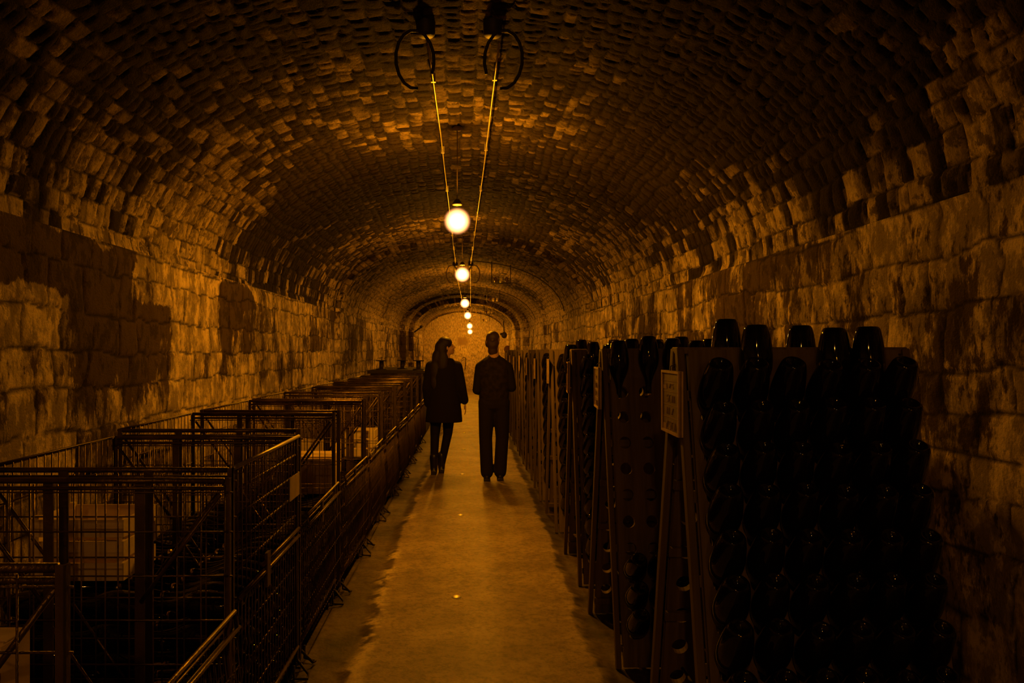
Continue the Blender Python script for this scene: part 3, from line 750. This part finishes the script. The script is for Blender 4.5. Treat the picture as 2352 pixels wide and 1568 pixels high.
for i, (y, x) in enumerate(zip(CY, CX)):
    if i == 1: t = PU
    elif i == 0: t = PD
    else: t = copy_tree(PD)
    t.location = (x, y, 0); t.rotation_euler = (0, 0, math.radians([0, 0, .5, -.6, .4, 0, -.4, .3, 0, 0][i]))
    t.scale.z = [1.03, 1.03, 1.055, 1.06, 1.06, 1.05, 1.05, 1.05, 1.05, 1.05][i]
    tag(t, 'rusty wire cage, '+CN[i], 'cage', 'wire cages along the left wall')

# bottles lying in the closed cage (shown ones individually), rest of the stock in the others
def lying(cx, cy, x, y, z, flip):
    m = Matrix.Translation((cx+x, cy+y, z)) @ Matrix.Rotation(PI/2 if not flip else -PI/2, 4, 'Y')
    return m
cx, cy = CX[1], CY[1]
k = 0
for row in range(6):
    z = FT+.056+row*.0945
    for j in range(9):
        y = .075+j*.1045+(.05 if row % 2 else 0)
        if y > CL-.06: continue
        for a, (xb, flip) in enumerate(((-.025, True), (-.57, False), (-.55+.0, True))):
            # flip=True: base at the aisle side, mouth toward the wall
            x = xb if flip else -.885+.0
            if a == 1: x = -.885
            if a == 2: x = -.36
            m = lying(cx, cy, x if a != 2 else -.345, y, z, flip if a != 2 else True)
            if a == 1: m = lying(cx, cy, -.875, y, z, False)
            if a == 2:
                m = lying(cx, cy, -.345, y, z, True); 
                if j: continue
                LOW.append(m) if row < 3 else bottle(m, 'dark bottle lying in the middle of the closed cage, %s layer up' % ORD[row], 'bottles lying in the closed cage', lod=1)
            elif a == 0:
                bottle(m, 'bottle lying at aisle side of closed cage, %s layer up, %s from viewer' % (ORD[row], ORD[j]), 'bottles lying in the closed cage', lod=1)
            elif row == 5 or j == 0:
                bottle(m, 'bottle lying at wall side of closed cage, %s layer up, %s from viewer' % (ORD[row], ORD[j]), 'bottles lying in the closed cage', lod=1)
            else: LOW.append(m)
for i in (2, 3, 4, 5, 6, 7):
    for row in range(5 if i in (2, 3) else 4):
        for j in range(9):
            y = .075+j*.1045+(.05 if row % 2 else 0)
            if y > CL-.06: continue
            LOW.append(lying(CX[i], CY[i], -.03, y, FT+.056+row*.0945, True))
            LOW.append(lying(CX[i], CY[i], -.86, y, FT+.056+row*.0945, False))
print('individual bottles', NB[0], 'stock', len(LOW))
b = MB()
for m in LOW: b.lathe(LP, 10, m)
tag(b.build('bottle_stock', M['glass']), 'remaining dark bottles filling the farther racks and wire cages', 'bottles', kind='stuff')

# boxes in the cages
def crate(loc, w_, d, h, label, mt='cratewood', slats=True, open_=True):
    t = empty('wooden_crate' if slats else 'cardboard_box', loc)
    tag(t, label, 'crate' if slats else 'box')
    if slats:
        n = 3; g = h/n
        for yy in (0, d-.008):
            s = MB()
            for q in range(n): s.box((0, yy, q*g+.004), (w_, yy+.008, q*g+g-.012))
            s.build('side_boards', M[mt], t)
        for xx in (0, w_-.008):
            s = MB()
            for q in range(n): s.box((xx, .008, q*g+.004), (xx+.008, d-.008, q*g+g-.012))
            s.build('side_boards', M[mt], t)
        for xx in (.008, w_-.03):
            for yy in (.008, d-.03): MB().box((xx, yy, 0), (xx+.022, yy+.022, h)).build('corner_block', M[mt], t)
        MB().box((.008, .008, .0), (w_-.008, d-.008, .008)).build('bottom_board', M[mt], t)
    else:
        MB().box((0, 0, 0), (w_, d, h), c=.004).build('carton', M[mt], t)
        MB().box((0.0, d*.5-.03, h-.001), (w_, d*.5+.03, h+.002)).build('tape', M['tag'], t)
        MB().box((0, -.03, h*.93), (w_, .0, h*.95)).build('flap', M[mt], t)
    return t
TB = FT+.056+5*.0945+.054
crate((-1.70, 2.95, TB), .36, .30, .25, 'pale slatted wooden crate inside the closed cage')
crate((-1.42, 1.56, FT), .46, .11, .87, 'bundle of pale folded cardboard standing in the cage at the lower left corner', 'card', False)
crate((-1.25, 5.3, FT+.48), .28, .3, .26, 'dim cardboard box inside the third cage', 'card', False)
crate((-1.50, 6.5, FT+.40), .34, .3, .30, 'pale slatted wooden crate inside the fourth cage')
crate((-1.28, 7.7, FT+.40), .30, .3, .28, 'pale slatted wooden crate inside the fifth cage')

# beyond the cages: a dark covered stack with reels on top
t = empty('covered_stack', (-1.30, 13.35, 0)); tag(t, 'dark covered stack beyond the last wire cage at the left', 'stack')
b = MB(); b.box((-.48, 0, 0), (.42, 2.6, 1.2), c=.03); b.build('cover', M['tarp'], t)
b = MB(); b.box((-.52, -.03, 1.18), (.46, 2.63, 1.24), c=.01); b.build('top_board', M['iron'], t)
for k in range(3):
    t = empty('cable_reel', (-1.62+.33*k, 13.7+.5*(k % 2), 1.24)); tag(t, 'small dark reel standing on the covered stack, %s from the left' % ORD[k], 'reel', 'reels on the covered stack')
    MB().lathe([(0, 0), (.10, 0), (.10, .015), (.045, .02), (.04, .15), (.10, .155), (.10, .17), (0, .17)], 16).build('spool', M['iron'], t)
t = empty('covered_stack', (-1.28, 16.6, 0)); tag(t, 'low dark stack against the left wall in the far distance', 'stack')
MB().box((-.45, 0, 0), (.40, 4, 1.0), c=.03).build('cover', M['tarp'], t); MB().box((-.47, -.02, .99), (.42, 4.02, 1.03), c=.01).build('top_board', M['iron'], t)

# ------------------------------------------------------------------ studs in the walkway
for k in range(9):
    y = 4.86+2.42*k
    if 9.2 < y < 9.9: y -= .0
    t = MB().lathe([(.032, 0), (.031, .004), (.022, .009), (.010, .0115), (0, .012)], 18, Matrix.Translation((0, 0, FZ))).build('floor_stud', M['stud'])
    t.location = (-.075-.006*y*.9, y, -.001)
    tag(t, 'small shiny metal stud set in the walkway, %s from the viewer' % ORD[k], 'stud', 'metal studs down the walkway')

# ------------------------------------------------------------------ people
def fuse(name, b, material, parent, voxel=.010, smooth=6):
    me = b.mesh(name, material); o = bpy.data.objects.new(name, me); C.objects.link(o)
    r = o.modifiers.new('r', 'REMESH'); r.mode = 'VOXEL'; r.voxel_size = voxel; r.use_smooth_shade = True
    if smooth: s = o.modifiers.new('s', 'SMOOTH'); s.iterations = smooth; s.factor = .5
    dg = bpy.context.evaluated_depsgraph_get(); nm = bpy.data.meshes.new_from_object(o.evaluated_get(dg))
    o.modifiers.clear(); o.data = nm; nm.name = name
    if not nm.materials: nm.materials.append(material)
    if parent is not None: o.parent = parent
    return o
def hand(b, wrist, d, side, palm_n, s=1.0, curl=.5):
    """palm plus five bent fingers; d = direction, side = thumb side, palm_n = direction fingers curl to"""
    w_ = Vector(wrist); d = Vector(d).normalized(); sd = Vector(side).normalized(); pn = Vector(palm_n).normalized()
    for q in (-.028, -.010, .010, .028):
        b.cap_(w_+d*.015*s+sd*q*.6*s, .013*s, w_+d*.085*s+sd*q*s, .0115*s, 8)
    for q, L_ in ((.030, .070), (.011, .080), (-.009, .074), (-.028, .058)):
        p = w_+d*.088*s+sd*q*s; dd = d.copy()
        for k in range(3):
            dd = (dd+pn*curl*(.35+.2*k)).normalized(); p2 = p+dd*L_*s*(.42, .33, .25)[k]
            b.cap_(p, (.0085, .0078, .007)[k]*s, p2, (.0078, .007, .006)[k]*s, 8); p = p2
    p = w_+d*.028*s+sd*.026*s; dd = (d*.7+sd*.7+pn*.25).normalized()
    for k in range(3):
        p2 = p+dd*(.036, .03, .024)[k]*s; b.cap_(p, (.0115, .0095, .0085)[k]*s, p2, (.0095, .0085, .007)[k]*s, 8); p = p2; dd = (dd+d*.4).normalized()
def head(b, c, yaw, pitch=0, s=1.0):
    """yaw: direction the face looks at, as an angle from +Y toward +X"""
    R = Matrix.Rotation(-yaw, 4, 'Z') @ Matrix.Rotation(pitch, 4, 'X'); c = Vector(c)
    P = lambda x, y, z: c+(R @ Vector((x*s, y*s, z*s)))
    R3 = R.to_3x3()
    def bb(p, r): b.ball(p, tuple(q*s for q in r), 16, R3)
    bb(P(0, -.012, .035), (.074, .092, .082)); bb(P(0, .02, -.03), (.058, .070, .075)); bb(P(0, .058, -.078), (.030, .026, .024))
    b.cap_(P(0, .080, .012), .010*s, P(0, .104, -.022), .0135*s, 8)
    for q in (-1, 1):
        bb(P(q*.036, .062, -.028), (.022, .02, .022)); bb(P(q*.075, -.002, -.005), (.010, .018, .030)); bb(P(q*.012, .093, -.026), (.009, .010, .007))
    bb(P(0, .080, -.050), (.024, .014, .007)); bb(P(0, .078, -.061), (.021, .013, .007)); bb(P(0, .074, .024), (.045, .018, .010))
    return P, R3
def face_bits(P, R3, parent, s=1.0):
    e = MB()
    for q in (-1, 1): e.ball(P(q*.030, .074, .004), (.012*s, .010*s, .008*s), 10, R3)
    e.build('eyes', mat('eye', (.5, .42, .35), .2), parent)
    l = MB().ball(P(0, .088, -.050), (.019*s, .008*s, .0045*s), 10, R3).ball(P(0, .086, -.058), (.017*s, .008*s, .005*s), 10, R3)
    l.build('lips', mat('lips', (.38, .14, .10), .45), parent)

# woman: dark knee-free coat, long hair, face turned to the man
W = empty('person', (-.36, 9.72, FZ)); tag(W, 'person with long dark hair in a black coat, walking and looking right', 'person')
b = MB()
P, R3 = head(b, (.035, 0, 1.60), math.radians(83), math.radians(12), .98)
b.cap_((.01, -.01, 1.38), .052, (.03, 0, 1.54), .05)
b.ball((0, 0, 1.18), (.16, .10, .22)).ball((0, 0, .93), (.165, .11, .12)).cap_((0, 0, .95), .12, (0, 0, 1.3), .12)
legsW = [((-.085, 0, .90), (-.115, .03, .50), (-.125, -.02, .10)), ((.07, .0, .90), (.045, .09, .50), (-.035, .10, .10))]
for h_, kn, an in legsW: b.cap_(h_, .082, kn, .054); b.cap_(kn, .052, an, .036); b.cap_(an, .036, (an[0], an[1]+.10, .045), .03)
armsW = [((-.165, 0, 1.36), (-.215, -.03, 1.08), (-.20, .05, .86)), ((.165, 0, 1.36), (.225, -.01, 1.09), (.265, .05, .90))]
for q, (s_, e_, w_) in zip((-1, 1), armsW):
    b.cap_((q*.08, 0, 1.37), .055, s_, .055); b.cap_(s_, .048, e_, .038); b.cap_(e_, .037, w_, .026)
    hand(b, w_, (q*.08+.02, .03, -1), (0, 1, 0), (-q, 0, 0), .95, .35)
fuse('body', b, M['skin'], W, .0065, 3)
face_bits(P, R3, W, .98)
b = MB()
for h_, kn, an in legsW: b.cap_(h_, .092, kn, .062); b.cap_(kn, .060, an, .045)
b.ball((0, 0, .92), (.17, .115, .12)); fuse('leggings', b, M['leggings'], W, .01, 4)
for h_, kn, an in legsW:
    b = MB(); b.cap_((an[0], an[1], .22), .056, (an[0], an[1], .06), .046); b.cap_((an[0], an[1]-.02, .045), .042, (an[0], an[1]+.15, .032), .034)
    b.box((an[0]-.035, an[1]-.06, 0), (an[0]+.035, an[1]+.0, .05)); b.box((an[0]-.035, an[1]+.02, 0), (an[0]+.035, an[1]+.17, .03))
    fuse('boot', b, M['leather'], W, .008, 3)
b = MB()
prof = [(0, 1.445), (.07, 1.44), (.15, 1.40), (.180, 1.34), (.185, 1.25), (.178, 1.10), (.20, .95), (.225, .80), (.235, .66), (.20, .655), (0, .70)]
m4 = Matrix.Diagonal((1, .68, 1, 1)); b.lathe(prof, 28, m4)
for s_, e_, w_ in armsW:
    b.cap_(s_, .072, e_, .062); w2 = Vector(e_).lerp(Vector(w_), .85); b.cap_(e_, .060, w2, .055)
b.cap_((-.08, -.03, 1.40), .07, (.08, -.03, 1.40), .07)
fuse('coat', b, M['coat'], W, .011, 5)
b = MB()
b.ball((.012, -.008, 1.655), (.094, .092, .086), 20); b.ball((-.03, -.035, 1.59), (.088, .075, .11), 18); b.ball((-.06, -.05, 1.46), (.095, .062, .13), 18)
b.ball((-.085, -.065, 1.31), (.092, .048, .16), 18); b.ball((-.10, -.07, 1.18), (.070, .036, .14), 18); b.ball((-.01, -.09, 1.42), (.075, .04, .15), 16); b.cap_((.0, .075, 1.60), .035, (.0, .10, 1.30), .035)
fuse('hair', b, M['hair_dark'], W, .009, 5)

# man: seen from behind, arms bent in front, wide trousers
G = empty('person', (.26, 9.22, FZ)); tag(G, 'person seen from behind in dark patterned waistcoat and wide dark trousers', 'person')
b = MB()
P, R3 = head(b, (-.015, .01, 1.665), math.radians(-28), math.radians(-4), 1.04)
b.cap_((0, -.01, 1.45), .062, (-.005, 0, 1.60), .06)
b.ball((0, 0, 1.28), (.165, .095, .19)).ball((0, 0, 1.0), (.145, .095, .13)).cap_((0, 0, 1.0), .092, (0, 0, 1.33), .098)
legsM = [((-.085, 0, .95), (-.10, .03, .52), (-.085, .0, .10)), ((.085, 0, .95), (.10, .05, .52), (.075, .05, .10))]
for h_, kn, an in legsM: b.cap_(h_, .09, kn, .06); b.cap_(kn, .058, an, .04); b.cap_(an, .038, (an[0], an[1]+.12, .05), .032)
armsM = [((-.168, 0, 1.365), (-.205, -.03, 1.09), (-.13, .20, 1.04)), ((.168, 0, 1.365), (.212, -.02, 1.12), (.10, .20, 1.12))]
for q, (s_, e_, w_) in zip((-1, 1), armsM):
    b.cap_((q*.07, 0, 1.40), .045, (s_[0]*.95, 0, 1.34), .042); b.cap_((s_[0], 0, 1.34), .042, e_, .040); b.cap_(e_, .042, w_, .03)
    hand(b, w_, (-q*.5, .8, .1), (0, 0, 1), (-q, -.1, 0), 1.0, .6)
fuse('body', b, M['skin'], G, .0065, 3)
face_bits(P, R3, G, 1.04)
b = MB()
for h_, kn, an in legsM: b.cap_(h_, .105, kn, .082); b.cap_(kn, .080, (an[0], an[1], .10), .078)
b.ball((0, 0, .98), (.172, .13, .11)).cap_((-.06, 0, .93), .115, (.06, 0, .93), .115); fuse('trousers', b, M['trousers'], G, .011, 4)
b = MB().lathe([(0, 1.53), (.05, 1.525), (.085, 1.49), (.140, 1.445), (.180, 1.385), (.195, 1.30), (.192, 1.2), (.180, 1.08), (.182, .98), (0, .975)], 28, Matrix.Diagonal((1, .66, 1, 1)))
fuse('waistcoat', b, M['jacket'], G, .011, 5)
for s_, e_, w_ in armsM:
    b = MB(); b.cap_((s_[0]*.45, 0, 1.435), .055, (s_[0], 0, 1.36), .062); b.cap_((s_[0], 0, 1.36), .062, e_, .056); b.cap_(e_, .057, Vector(e_).lerp(Vector(w_), .9), .042)
    fuse('sleeve', b, M['sleeve'], G, .01, 4)
for h_, kn, an in legsM:
    b = MB(); b.cap_((an[0], an[1]-.03, .045), .042, (an[0], an[1]+.19, .036), .036); b.box((an[0]-.04, an[1]-.07, 0), (an[0]+.04, an[1]+.21, .025)); b.cap_((an[0], an[1], .05), .04, (an[0], an[1], .11), .04)
    fuse('shoe', b, M['leather'], G, .008, 3)
b = MB(); b.ball((-.015, -.010, 1.712), (.084, .100, .086), 20).ball((-.018, -.055, 1.65), (.074, .058, .085), 16).ball((-.018, -.048, 1.58), (.058, .042, .06), 14).ball((-.02, -.095, 1.685), (.032, .03, .032), 12)
b.ball((-.085, .02, 1.655), (.022, .045, .055), 12).ball((-.015, -.042, 1.555), (.062, .04, .055), 12)
fuse('hair', b, M['hair_fair'], G, .008, 4)
for o_ in (W, G): pass
